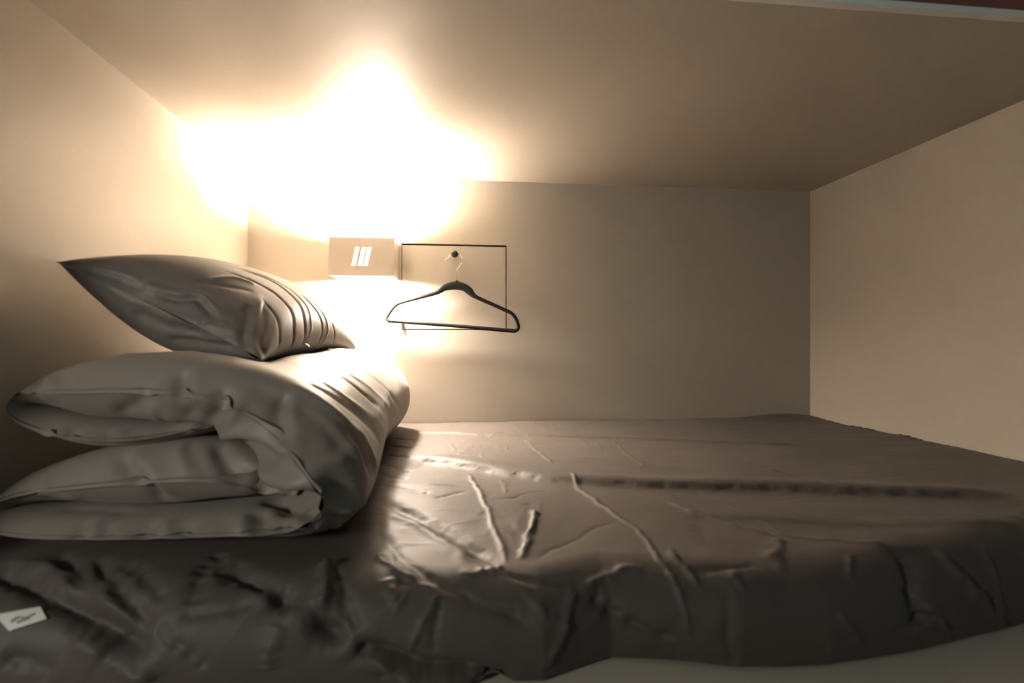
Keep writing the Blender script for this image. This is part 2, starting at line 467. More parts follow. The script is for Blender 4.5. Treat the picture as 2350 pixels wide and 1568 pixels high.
# creases of the sheet: half width mm, height mm, kind (ridge, valley, step), points (x, t)
CREASES = [
    (13, 11, 's', [(-0.134, 0.501), (-0.048, 0.54), (0.041, 0.606), (0.124, 0.681), (0.188, 0.749), (0.279, 0.771), (0.418, 0.788), (0.584, 0.82), (0.737, 0.881), (0.878, 0.949), (1.003, 1.027)]),
    (7, 4, 's', [(-0.172, 0.151), (-0.009, 0.207), (0.16, 0.255), (0.335, 0.292), (0.551, 0.35), (0.773, 0.438), (0.928, 0.511)]),
    (9, 3, 's', [(0.368, 0.92), (0.462, 0.942), (0.559, 0.973), (0.712, 1.041), (0.884, 1.097)]),
    (3.5, 3.2, 'r', [(0.016, 0.611), (0.027, 0.735), (0.041, 0.83), (0.049, 0.915), (0.058, 0.988), (0.058, 1.068), (0.061, 1.083)]),
    (5.5, 5.5, 'r', [(0.124, 0.883), (0.121, 0.925), (0.108, 0.973), (0.091, 1.024), (0.08, 1.054)]),
    (3, 2.4, 'r', [(0.185, 0.307), (0.196, 0.487), (0.21, 0.635)]),
    (3.5, 3.4, 'r', [(0.238, 0.676), (0.23, 0.781), (0.243, 0.854), (0.257, 0.912), (0.271, 0.959), (0.282, 0.993), (0.279, 1.046), (0.279, 1.092), (0.282, 1.122), (0.288, 1.161), (0.296, 1.212)]),
    (3, 2.2, 'r', [(0.432, 0.338), (0.41, 0.535), (0.41, 0.701)]),
    (3, 1.8, 'r', [(0.665, 0.443), (0.659, 0.606), (0.681, 0.728), (0.69, 0.815)]),
    (3, 2.2, 'r', [(0.457, 0.798), (0.462, 0.856), (0.482, 0.934), (0.498, 1.002), (0.518, 1.027)]),
    (4, 3.4, 'r', [(0.371, 0.849), (0.39, 0.895), (0.418, 0.939), (0.454, 0.981), (0.485, 1.01)]),
    (4, 4, 'r', [(0.302, 1.041), (0.296, 1.08), (0.307, 1.097), (0.31, 1.122)]),
    (6, 5.5, 'r', [(0.155, 1.122), (0.182, 1.114), (0.213, 1.107), (0.252, 1.095)]),
    (6, 5, 'r', [(0.158, 1.119), (0.135, 1.136), (0.127, 1.156), (0.113, 1.185), (0.105, 1.224)]),
    (4, 1.5, 'v', [(0.26, 0.944), (0.227, 0.966), (0.191, 1.005), (0.149, 1.024), (0.099, 1.056)]),
    (12, 7, 'v', [(-0.145, 0.813), (-0.103, 0.864), (-0.053, 0.925), (-0.003, 0.985), (0.038, 1.046), (0.055, 1.078)]),
    (9, 4, 'r', [(-0.128, 0.881), (-0.064, 0.946), (-0.017, 1.007), (0.019, 1.066)]),
    (7, 4, 'v', [(-0.128, 0.944), (-0.075, 1.049), (-0.037, 1.092), (0.002, 1.114), (0.044, 1.131), (0.102, 1.153)]),
    (6, 4, 'r', [(-0.12, 1.019), (-0.089, 1.071), (-0.053, 1.097), (-0.025, 1.102)]),
    (4, 3.5, 'r', [(-0.028, 1.107), (-0.039, 1.134), (-0.053, 1.161), (-0.064, 1.19)]),
    (4, 3, 'v', [(-0.023, 1.112), (-0.028, 1.144), (-0.034, 1.178)]),
    (7, 4, 'r', [(0.002, 1.09), (0.024, 1.078), (0.061, 1.068)]),
    (6, 3, 'v', [(0.058, 1.083), (0.102, 1.102), (0.144, 1.119)]),
    (5, 3, 'r', [(0.063, 1.085), (0.085, 1.117), (0.11, 1.146), (0.138, 1.163)]),
    (9, 5, 'v', [(0.16, 1.127), (0.205, 1.163), (0.246, 1.187), (0.279, 1.192)]),
    (5, 3, 'v', [(0.252, 1.092), (0.296, 1.097), (0.346, 1.09), (0.41, 1.085)]),
    (4, 3, 'r', [(0.363, 1.088), (0.363, 1.117), (0.365, 1.127)]),
    (5, 3, 'v', [(0.346, 1.114), (0.338, 1.146), (0.335, 1.192), (0.343, 1.241)]),
    (8, 5, 'r', [(0.485, 1.017), (0.449, 1.054), (0.424, 1.08)]),
    (5, 3, 'r', [(0.493, 1.01), (0.543, 1.041), (0.618, 1.078)]),
    (14, 12, 'v', [(0.629, 1.083), (0.615, 1.122), (0.609, 1.158), (0.615, 1.204)]),
    (8, 8, 'r', [(0.676, 1.095), (0.687, 1.134), (0.731, 1.19), (0.784, 1.243)]),
    (5, 4, 'v', [(0.698, 1.105), (0.715, 1.144), (0.759, 1.202)]),
    (6, 4, 'r', [(0.773, 1.105), (0.759, 1.134), (0.759, 1.183), (0.773, 1.221)]),
    (5, 4, 'r', [(0.632, 1.163), (0.645, 1.197), (0.67, 1.236)]),
    (5, 3.5, 'r', [(0.609, 1.136), (0.629, 1.173), (0.654, 1.217)]),
    (6, 4, 'r', [(0.479, 1.151), (0.498, 1.18), (0.521, 1.219)]),
    (4, 3, 'r', [(0.543, 1.085), (0.523, 1.114), (0.518, 1.127)]),
    (15, 17, 'v', [(-0.605, 1.032), (-0.547, 1.056), (-0.488, 1.085), (-0.438, 1.114), (-0.397, 1.139), (-0.364, 1.163), (-0.347, 1.18)]),
    (13, 7, 'r', [(-0.61, 1.015), (-0.541, 1.037), (-0.472, 1.075), (-0.413, 1.11), (-0.364, 1.141)]),
    (9, 5, 'v', [(-0.555, 0.99), (-0.488, 1.046), (-0.438, 1.095), (-0.408, 1.127)]),
    (9, 6, 'v', [(-0.48, 1.017), (-0.413, 1.085), (-0.383, 1.112), (-0.35, 1.141)]),
    (9, 4, 'v', [(-0.441, 1.027), (-0.386, 1.075), (-0.35, 1.11)]),
    (9, 4, 'v', [(-0.33, 1.032), (-0.319, 1.088), (-0.314, 1.119)]),
    (9, 4, 'v', [(-0.336, 1.007), (-0.308, 1.051), (-0.28, 1.092)]),
    (12, 13, 'v', [(-0.308, 1.027), (-0.28, 1.061), (-0.244, 1.09), (-0.206, 1.117), (-0.172, 1.136), (-0.15, 1.153), (-0.131, 1.173)]),
    (12, 7, 'r', [(-0.269, 1.08), (-0.231, 1.107), (-0.189, 1.129), (-0.161, 1.146)]),
    (9, 7, 'r', [(-0.178, 1.046), (-0.17, 1.092), (-0.167, 1.117), (-0.172, 1.134)]),
    (8, 6, 'v', [(-0.164, 1.058), (-0.147, 1.092), (-0.134, 1.127), (-0.117, 1.153)]),
    (8, 5, 'v', [(-0.122, 1.163), (-0.106, 1.187), (-0.086, 1.221)]),
    (11, 15, 'v', [(-0.131, 1.158), (-0.089, 1.178), (-0.039, 1.2), (0.011, 1.217), (0.066, 1.246)]),
    (14, 10, 'r', [(-0.12, 1.173), (-0.081, 1.2), (-0.031, 1.226), (0.022, 1.238)]),
    (7, 4, 'r', [(-0.214, 1.136), (-0.217, 1.158), (-0.219, 1.192)]),
    (7, 4, 'v', [(-0.35, 1.129), (-0.336, 1.146), (-0.308, 1.165), (-0.286, 1.187)]),
    (7, 4, 'r', [(-0.347, 1.178), (-0.344, 1.192), (-0.344, 1.2)]),
    (6, 3, 'v', [(-0.333, 1.127), (-0.283, 1.124), (-0.255, 1.117), (-0.231, 1.11)]),
    (12, 6, 'r', [(-0.436, 1.139), (-0.405, 1.156), (-0.366, 1.178), (-0.341, 1.202)]),
    (10, 5, 'v', [(-0.502, 1.161), (-0.474, 1.17), (-0.447, 1.187)]),
    (7, 3.5, 'r', [(-0.097, 1.088), (-0.089, 1.107), (-0.067, 1.122)]),
    (6, 3, 'v', [(-0.086, 1.097), (-0.053, 1.095), (-0.031, 1.09)]),
    (6, 3.5, 'v', [(-0.192, 0.255), (-0.12, 0.285)]),
    (6, 3.5, 'v', [(-0.189, 0.363), (-0.117, 0.392)]),
    (6, 4, 'v', [(-0.181, 0.47), (-0.106, 0.501)]),
    (7, 4, 'v', [(-0.175, 0.569), (-0.109, 0.606)]),
    (7, 4, 'v', [(-0.17, 0.645), (-0.106, 0.679)]),
    (7, 4.5, 'v', [(-0.158, 0.732), (-0.106, 0.759), (-0.053, 0.796)]),
    (6, 3, 'r', [(-0.156, 0.701), (-0.084, 0.728), (0.002, 0.747)]),
    (3, 1.6, 'r', [(0.074, 0.27), (0.102, 0.224), (0.133, 0.197)]),
    (3, 1.4, 'r', [(0.163, 0.226), (0.205, 0.268)]),
    (2.5, 1.2, 'r', [(0.263, 0.0), (0.246, 0.068)]),
    (2.5, 1.2, 'r', [(0.302, 0.049), (0.302, 0.163)]),
    (2.5, 1.2, 'r', [(0.374, 0.127), (0.421, 0.088), (0.49, 0.029)]),
    (2.5, 1.4, 'r', [(0.382, 0.311), (0.371, 0.406), (0.357, 0.487)]),
    (2.5, 1.4, 'r', [(0.349, 0.343), (0.332, 0.467)]),
    (2.5, 1.2, 'r', [(-0.034, 0.304), (-0.014, 0.448)]),
    (2.5, 1.2, 'r', [(0.121, 0.384), (0.121, 0.44)]),
    (3, 1.5, 'r', [(0.163, 0.384), (0.288, 0.45)]),
    (3, 1.3, 'r', [(0.277, 0.55), (0.346, 0.601), (0.363, 0.642)]),
    (3, 1.8, 'v', [(0.036, 0.803), (0.066, 0.822), (0.116, 0.813)]),
    (3, 1.5, 'v', [(0.099, 0.808), (0.144, 0.798), (0.171, 0.798)]),
    (3, 1.5, 'r', [(0.085, 0.674), (0.088, 0.74), (0.08, 0.796)]),
    (4, 2, 'v', [(-0.045, 0.82), (-0.014, 0.793), (0.016, 0.776)]),
    (3, 1.6, 'v', [(0.11, 0.861), (0.13, 0.861)]),
    (7, 3, 'r', [(1.294, 0.209), (1.288, 0.333)]),
    (7, 3, 'r', [(1.294, 0.411), (1.294, 0.506)]),
]
D = np.zeros_like(X)
WX = X + 0.004 * vnoise(X * 40, TV * 40, 3.1) + 0.0015 * vnoise(X * 120, TV * 120, 8.1)
WT = TV + 0.004 * vnoise(X * 40, TV * 40, 9.7) + 0.0015 * vnoise(X * 120, TV * 120, 2.2)
for w_, h_, kind, pts in CREASES:
    h_ = h_ / 1000 * (1.0 if kind == 's' else 1.0 if pts[0][1] < 0.98 else 1.35 if w_ >= 9 else 0.9)
    w_ = w_ / 1000
    q = catmull(pts, 3) if len(pts) > 2 else np.array(pts)
    if kind == 's':
        pad = 0.40
    else:
        pad = w_ * 4 + 0.012
    i0, i1 = np.searchsorted(xs, [q[:, 0].min() - pad, q[:, 0].max() + pad])
    j0, j1 = np.searchsorted(ts, [q[:, 1].min() - pad, q[:, 1].max() + pad])
    sl_ = (slice(max(i0, 0), i1), slice(max(j0, 0), j1))
    d_, par, sg_ = seg_dist(WX[sl_], WT[sl_], q)
    end = smooth(0, 0.16, par) * smooth(0, 0.16, 1 - par)
    if kind == 's':
        # the sheet drops on the near side and comes back slowly
        sd = np.where(WT[sl_] > np.interp(WX[sl_], q[:, 0], q[:, 1]), d_, -d_)
        prof = np.where(sd > 0, np.exp(-(sd / 0.16) ** 2), 1.0)
        step = 1 / (1 + np.exp(-sd / (w_ * 0.38)))
        D[sl_] += -h_ * (step * prof - 0.35 * np.exp(-((sd + w_ * 1.6) / (w_ * 2.2)) ** 2)) * smooth(0, 0.05, par) * smooth(0, 0.06, 1 - par)
    else:
        # narrow crest with a softer foot
        g_ = np.exp(-(d_ / w_) ** 2) + 0.28 * np.exp(-(d_ / (2.6 * w_)) ** 2)
        end = end * smooth(1.0, 0.7, d_ / pad)
        D[sl_] += (h_ if kind == 'r' else -h_) * g_ * end * (0.8 + 0.35 * vnoise(par * 9, w_ * 999, h_ * 333))
front = smooth(0.86, 1.02, TV)
# slack all over, small crumples, and streaks drawn along the bed
D += 0.0030 * vnoise(X * 3.1, TV * 3.7, 1.5) + 0.0012 * vnoise(X * 9, TV * 14, 4.2)
crk = ridged(X * 11 + 1.2 * vnoise(X * 6, TV * 6, 2.0), TV * 15 + 1.2 * vnoise(X * 6, TV * 6, 7.0), 0.3, 3)
patch = smooth(-0.15, 0.55, vnoise(X * 4.5, TV * 6.5, 11.3))
D += 0.0014 * np.clip(crk - 1.05, 0, 2) * (0.3 + patch)
crk2 = ridged(X * 26 + 2.0 * vnoise(X * 9, TV * 9, 5.0), TV * 34 + 2.0 * vnoise(X * 9, TV * 9, 1.0), 7.7, 2)
D += 0.0006 * np.clip(crk2 - 0.95, 0, 2) * smooth(0.0, 0.5, vnoise(X * 7, TV * 9, 3.9)) * (1 - 0.5 * front)
D += 0.00032 * vnoise(X * 10, TV * 150, 6.6) * (1 - front) * smooth(0.1, 0.9, X)
D += front * (0.0022 * vnoise(X * 6 + TV * 5, TV * 6, 3.3) + 0.0006 * vnoise(X * 26 + TV * 14, TV * 16, 9.1)
              + 0.0008 * np.clip(ridged(X * 7 - TV * 5, TV * 8, 2.1, 2) - 0.9, 0, 2))
D += 0.013 * np.exp(-((X - 1.18) / 0.13) ** 2 - (TV / 0.10) ** 2)       # rucked corner at the back right
D += 0.0035 * smooth(0.2, 0.02, XR - X) * (vnoise(TV * 16, 0.5, 0.7) + 0.3)
N_ = normals(P)
if N_[NX // 2, 20, 2] < 0:
    N_ = -N_
keep = smooth(0, 0.03, TT - TV)
P = P + N_ * (D * keep)[..., None]
P[..., 0] = np.clip(P[..., 0], XL + 0.003, XR - 0.003)
P[..., 1] = np.minimum(P[..., 1], YB - 0.003)
P[..., 2] = np.maximum(P[..., 2], ZB + 0.002)
mat_me = grid_mesh(P)
mt = empty('mattress', (0.3, 1.1, ZB))
sh = obj('fitted_sheet', mat_me, M['sheet'], mt, True)
sh.matrix_parent_inverse = Matrix.Translation(-mt.location)
tag(mt, 'mattress in a creased taupe fitted sheet filling the bunk', 'mattress')

# ------------------------------------------------------------------ a small cloth solver on grids
def solve_cloth(P, rest, steps, iters=6, wrap=True, goal=None, kgoal=0.0, press=0.0, damp=0.9,
                compress=0.25, bend=0.15, collide=None, sew=False, grav=0.0):
    """P (nu, nv, 3), u wraps round the section. rest: dict of rest lengths from rest_lengths()."""
    V = np.zeros_like(P)
    nu, nv = P.shape[:2]
    def pairs(du, dv):
        out = []
        iu = np.arange(nu)
        jv = np.arange(nv - abs(dv)) if dv else np.arange(nv)
        j0 = jv if dv >= 0 else jv - dv
        # colour so that no vertex is used twice at once
        if du == 0:
            for c in range(2 * dv):
                if c < dv:
                    sel = [j for j in range(nv - dv) if (j // dv) % 2 == 0 and j % dv == c]
                else:
                    sel = [j for j in range(nv - dv) if (j // dv) % 2 == 1 and j % dv == c - dv]
                if sel:
                    out.append((iu[:, None], np.array(sel)[None, :]))
        else:
            a = [i for i in range(nu) if (i // du) % 2 == 0]
            b = [i for i in range(nu) if (i // du) % 2 == 1]
            for s in (a, b):
                out.append((np.array(s)[:, None], j0[None, :]))
        return out
    plan = []
    for (du, dv), L in rest.items():
        for ii, jj in pairs(du, dv):
            i2, j2 = (ii + du) % nu, jj + dv
            soft = max(abs(du), abs(dv)) > 1
            plan.append((ii, jj, i2, j2, L[ii, np.minimum(jj, jj + dv)], soft))
    for st in range(steps):
        Q = P + V * damp
        if press:
            n = normals(P, True, False)
            Q = Q + n * (press if not callable(press) else press(st))
        if grav:
            Q[..., 2] -= grav
        for it in range(iters):
            for ii, jj, i2, j2, L, soft in plan:
                A, B = Q[ii, jj], Q[i2, j2]
                d = B - A
                l = np.sqrt((d * d).sum(-1)) + 1e-9
                e = l - L
                if soft:
                    e = np.where(e < 0, e * bend, 0.0)
                else:
                    e = np.where(e > 0, e, e * compress)
                c = (d * (0.5 * e / l)[..., None])
                Q[ii, jj] = A + c
                Q[i2, j2] = B - c
            if goal is not None:
                Q += (goal - Q) * (kgoal if np.isscalar(kgoal) else kgoal[..., None])
            if sew:
                for j in (0, nv - 1):
                    r = Q[:, j]
                    m = 0.5 * (r + r[(-np.arange(nu)) % nu])
                    Q[:, j] = m
            if collide is not None:
                Q = collide(Q)
        V = Q - P
        P = Q
    return P

def rest_lengths(R, scale=1.0, wrap=True):
    nu, nv = R.shape[:2]
    out = {}
    for du, dv in ((1, 0), (0, 1), (1, 1), (1, -1), (2, 0), (0, 2)):
        L = np.full((nu, nv), 1e-4)
        S = np.roll(R, -du, 0)
        if dv >= 0:
            d = S[:, dv:] - R[:, :nv - dv]
        else:
            d = S[:, :nv + dv] - R[:, -dv:]
        L[:, :nv - abs(dv)] = np.linalg.norm(d, axis=-1) * scale
        out[(du, dv)] = L
    return out

def refine(P, wrap=True):
    """one step of smooth 2x refinement of a grid (u wraps)"""
    nu, nv = P.shape[:2]
    A = np.empty((nu * 2, nv, 3))
    A[0::2] = P
    A[1::2] = (-np.roll(P, 1, 0) + 9 * P + 9 * np.roll(P, -1, 0) - np.roll(P, -2, 0)) / 16
    E = np.concatenate([2 * A[:, :1] - A[:, 1:2], A, 2 * A[:, -1:] - A[:, -2:-1]], 1)
    B = np.empty((nu * 2, nv * 2 - 1, 3))
    B[:, 0::2] = A
    B[:, 1::2] = (-E[:, :-3] + 9 * E[:, 1:-2] + 9 * E[:, 2:-1] - E[:, 3:]) / 16
    return B

def soften(P, n=1, sew=False):
    for _ in range(n):
        P = 0.5 * P + 0.25 * (np.roll(P, 1, 0) + np.roll(P, -1, 0))
        Q = P.copy()
        Q[:, 1:-1] = 0.5 * P[:, 1:-1] + 0.25 * (P[:, 2:] + P[:, :-2])
        P = Q
    return P

# folds pressed into the bedding: half width mm, height mm, ridge or valley, points in space
DUVET_FOLDS = [
    (13, 6.8, 'v', [(-0.398, 0.759, -0.041), (-0.392, 0.742, -0.065), (-0.388, 0.745, -0.083)]),
    (9, 3.0, 'r', [(-0.386, 0.758, -0.043), (-0.374, 0.74, -0.068), (-0.381, 0.747, -0.089)]),
    (8, 2.6, 'r', [(-0.408, 0.75, -0.054), (-0.401, 0.736, -0.074), (-0.413, 0.754, -0.091)]),
    (9, 6.0, 'v', [(-0.426, 0.738, -0.073), (-0.455, 0.757, -0.089), (-0.502, 0.786, -0.109)]),
    (9, 3.8, 'r', [(-0.438, 0.755, -0.089), (-0.444, 0.769, -0.105), (-0.434, 0.779, -0.113)]),
    (10, 8.2, 'v', [(-0.345, 0.741, -0.069), (-0.33, 0.729, -0.09), (-0.37, 0.771, -0.123)]),
    (7, 6.0, 'r', [(-0.322, 0.729, -0.086), (-0.312, 0.728, -0.098), (-0.339, 0.756, -0.12)]),
    (8, 4.5, 'r', [(-0.428, 0.768, -0.105), (-0.408, 0.778, -0.125), (-0.376, 0.769, -0.124)]),
    (6, 3.8, 'v', [(-0.374, 0.75, -0.095), (-0.399, 0.769, -0.11)]),
    (9, 13.5, 'r', [(-0.369, 0.785, -0.129), (-0.306, 0.746, -0.129), (-0.264, 0.725, -0.14), (-0.231, 0.698, -0.153)]),
    (8, 9.0, 'v', [(-0.326, 0.768, -0.14), (-0.276, 0.737, -0.152), (-0.243, 0.71, -0.165)]),
    (10, 7.5, 'v', [(-0.256, 0.754, -0.074), (-0.253, 0.729, -0.111), (-0.237, 0.703, -0.147)]),
    (9, 6.0, 'r', [(-0.246, 0.755, -0.076), (-0.237, 0.727, -0.115), (-0.215, 0.7, -0.153)]),
    (4.5, 6.0, 'r', [(-0.209, 0.687, -0.165), (-0.179, 0.704, -0.167), (-0.159, 0.726, -0.16), (-0.156, 0.808, -0.141)]),
    (5, 4.5, 'v', [(-0.216, 0.691, -0.158), (-0.184, 0.707, -0.159), (-0.167, 0.725, -0.152)]),
    (11, 16.5, 'v', [(-0.325, 0.759, -0.178), (-0.285, 0.745, -0.202), (-0.269, 0.774, -0.232), (-0.21, 0.713, -0.209), (-0.172, 0.69, -0.198), (-0.139, 0.734, -0.21)]),
    (9, 12.0, 'r', [(-0.316, 0.767, -0.173), (-0.263, 0.728, -0.186), (-0.217, 0.696, -0.188), (-0.182, 0.688, -0.188)]),
    (10, 15.0, 'v', [(-0.273, 0.749, -0.21), (-0.249, 0.732, -0.23), (-0.205, 0.69, -0.233), (-0.183, 0.69, -0.243)]),
    (9, 10.5, 'r', [(-0.244, 0.72, -0.233), (-0.201, 0.678, -0.239), (-0.187, 0.695, -0.249)]),
    (7, 9.0, 'r', [(-0.189, 0.674, -0.199), (-0.184, 0.672, -0.209), (-0.172, 0.684, -0.224)]),
    (6, 7.5, 'v', [(-0.178, 0.681, -0.203), (-0.172, 0.684, -0.216), (-0.155, 0.702, -0.226)]),
    (6, 7.5, 'r', [(-0.17, 0.687, -0.228), (-0.151, 0.714, -0.236), (-0.137, 0.748, -0.225)]),
    (6, 7.5, 'v', [(-0.174, 0.688, -0.235), (-0.155, 0.722, -0.247), (-0.144, 0.763, -0.245)]),
    (6, 9.0, 'v', [(-0.188, 0.692, -0.247), (-0.185, 0.723, -0.265), (-0.18, 0.71, -0.258)]),
    (5, 7.5, 'r', [(-0.193, 0.678, -0.239), (-0.185, 0.723, -0.265), (-0.182, 0.706, -0.256)]),
    (5, 6.0, 'r', [(-0.163, 0.707, -0.245), (-0.171, 0.717, -0.257), (-0.177, 0.71, -0.256)]),
    (11, 9.0, 'v', [(-0.354, 0.771, -0.125), (-0.352, 0.772, -0.16), (-0.33, 0.753, -0.184), (-0.302, 0.742, -0.205)]),
    (11, 7.5, 'v', [(-0.498, 0.778, -0.164), (-0.456, 0.75, -0.185), (-0.435, 0.753, -0.21), (-0.431, 0.777, -0.246)]),
    (10, 4.5, 'r', [(-0.474, 0.769, -0.166), (-0.43, 0.746, -0.188), (-0.415, 0.765, -0.225)]),
    (6, 2.6, 'r', [(-0.408, 0.782, -0.149), (-0.405, 0.765, -0.162), (-0.378, 0.745, -0.187)]),
    (7, 2.2, 'v', [(-0.396, 0.782, -0.149), (-0.381, 0.759, -0.17), (-0.351, 0.739, -0.191)]),
    (9, 4.5, 'v', [(-0.585, 0.76, -0.213), (-0.55, 0.787, -0.244), (-0.456, 0.771, -0.247)]),
    (8, 3.8, 'r', [(-0.577, 0.75, -0.203), (-0.573, 0.763, -0.216), (-0.536, 0.769, -0.222)]),
    (9, 3.0, 'v', [(-0.519, 0.754, -0.25), (-0.516, 0.721, -0.26)]),
    (7, 2.2, 'v', [(-0.485, 0.74, -0.255), (-0.471, 0.717, -0.261)]),
    (11, 3.8, 'v', [(-0.423, 0.744, -0.252), (-0.439, 0.716, -0.261)]),
    (10, 3.8, 'v', [(-0.378, 0.737, -0.252), (-0.374, 0.711, -0.265)]),
    (7, 2.2, 'v', [(-0.317, 0.729, -0.248), (-0.327, 0.713, -0.259)]),
    (12, 9.0, 'v', [(-0.28, 0.74, -0.237), (-0.269, 0.694, -0.253)]),
    (8, 6.0, 'v', [(-0.228, 0.706, -0.235), (-0.242, 0.688, -0.255)]),
    (7, 3.0, 'r', [(-0.505, 0.749, -0.251), (-0.49, 0.719, -0.261)]),
    (7, 3.0, 'r', [(-0.406, 0.743, -0.251), (-0.397, 0.713, -0.265)]),
    (7, 6.0, 'r', [(-0.301, 0.733, -0.243), (-0.294, 0.699, -0.261)]),
    (6, 4.5, 'v', [(-0.495, 0.769, -0.131), (-0.518, 0.766, -0.143)]),
    (5, 3.0, 'r', [(-0.478, 0.77, -0.131), (-0.504, 0.765, -0.144)]),
    (5, 3.0, 'v', [(-0.537, 0.767, -0.129), (-0.55, 0.754, -0.136)]),
    (5, 3.0, 'v', [(-0.45, 0.766, -0.134), (-0.475, 0.77, -0.146)]),
    (5, 3.0, 'v', [(-0.568, 0.757, -0.127), (-0.586, 0.759, -0.127)]),
    (5, 2.2, 'r', [(-0.551, 0.765, -0.129), (-0.567, 0.757, -0.133)]),
    (7, 3.8, 'r', [(-0.618, 0.786, -0.062), (-0.588, 0.758, -0.067), (-0.582, 0.777, -0.086)]),
    (6, 3.8, 'v', [(-0.612, 0.787, -0.058), (-0.583, 0.757, -0.067)]),
    (6, 3.0, 'r', [(-0.596, 0.787, -0.051), (-0.571, 0.761, -0.066)]),
    (6, 3.0, 'v', [(-0.578, 0.785, -0.045), (-0.545, 0.749, -0.067)]),
    (5, 3.0, 'r', [(-0.626, 0.768, -0.077), (-0.605, 0.763, -0.074)]),
    (5, 4.8, 'v', [(-0.24, 0.795, -0.061), (-0.183, 0.817, -0.102), (-0.143, 0.91, -0.179)]),
    (5, 3.9, 'r', [(-0.241, 0.846, -0.061), (-0.18, 0.859, -0.105), (-0.148, 1.001, -0.184)]),
    (6, 4.8, 'v', [(-0.277, 0.764, -0.058), (-0.194, 0.748, -0.105), (-0.147, 0.755, -0.163), (-0.139, 0.827, -0.231)]),
    (6, 4.2, 'r', [(-0.263, 0.769, -0.059), (-0.186, 0.761, -0.104), (-0.143, 0.796, -0.168)]),
    (5, 3.9, 'v', [(-0.235, 0.96, -0.058), (-0.169, 0.983, -0.116), (-0.166, 1.185, -0.21)]),
    (4, 3.3, 'r', [(-0.235, 1.016, -0.057), (-0.17, 1.077, -0.12), (-0.174, 1.385, -0.229)]),
    (4, 3.3, 'v', [(-0.236, 1.147, -0.061), (-0.166, 1.231, -0.133), (-0.165, 1.4, -0.214)]),
    (7, 5.2, 'v', [(-0.307, 0.752, -0.062), (-0.236, 0.745, -0.091), (-0.175, 0.729, -0.139), (-0.144, 0.728, -0.19)]),
    (6, 4.5, 'r', [(-0.289, 0.758, -0.06), (-0.223, 0.748, -0.091), (-0.167, 0.744, -0.134), (-0.139, 0.747, -0.19)]),
    (4, 3.0, 'r', [(-0.175, 1.3, -0.113), (-0.16, 1.027, -0.134), (-0.159, 0.898, -0.136)]),
    (4, 3.0, 'v', [(-0.165, 0.751, -0.133), (-0.142, 0.761, -0.174), (-0.135, 0.775, -0.211)]),
    (5, 3.8, 'r', [(-0.168, 0.791, -0.122), (-0.139, 0.805, -0.179), (-0.135, 0.824, -0.212)]),
]
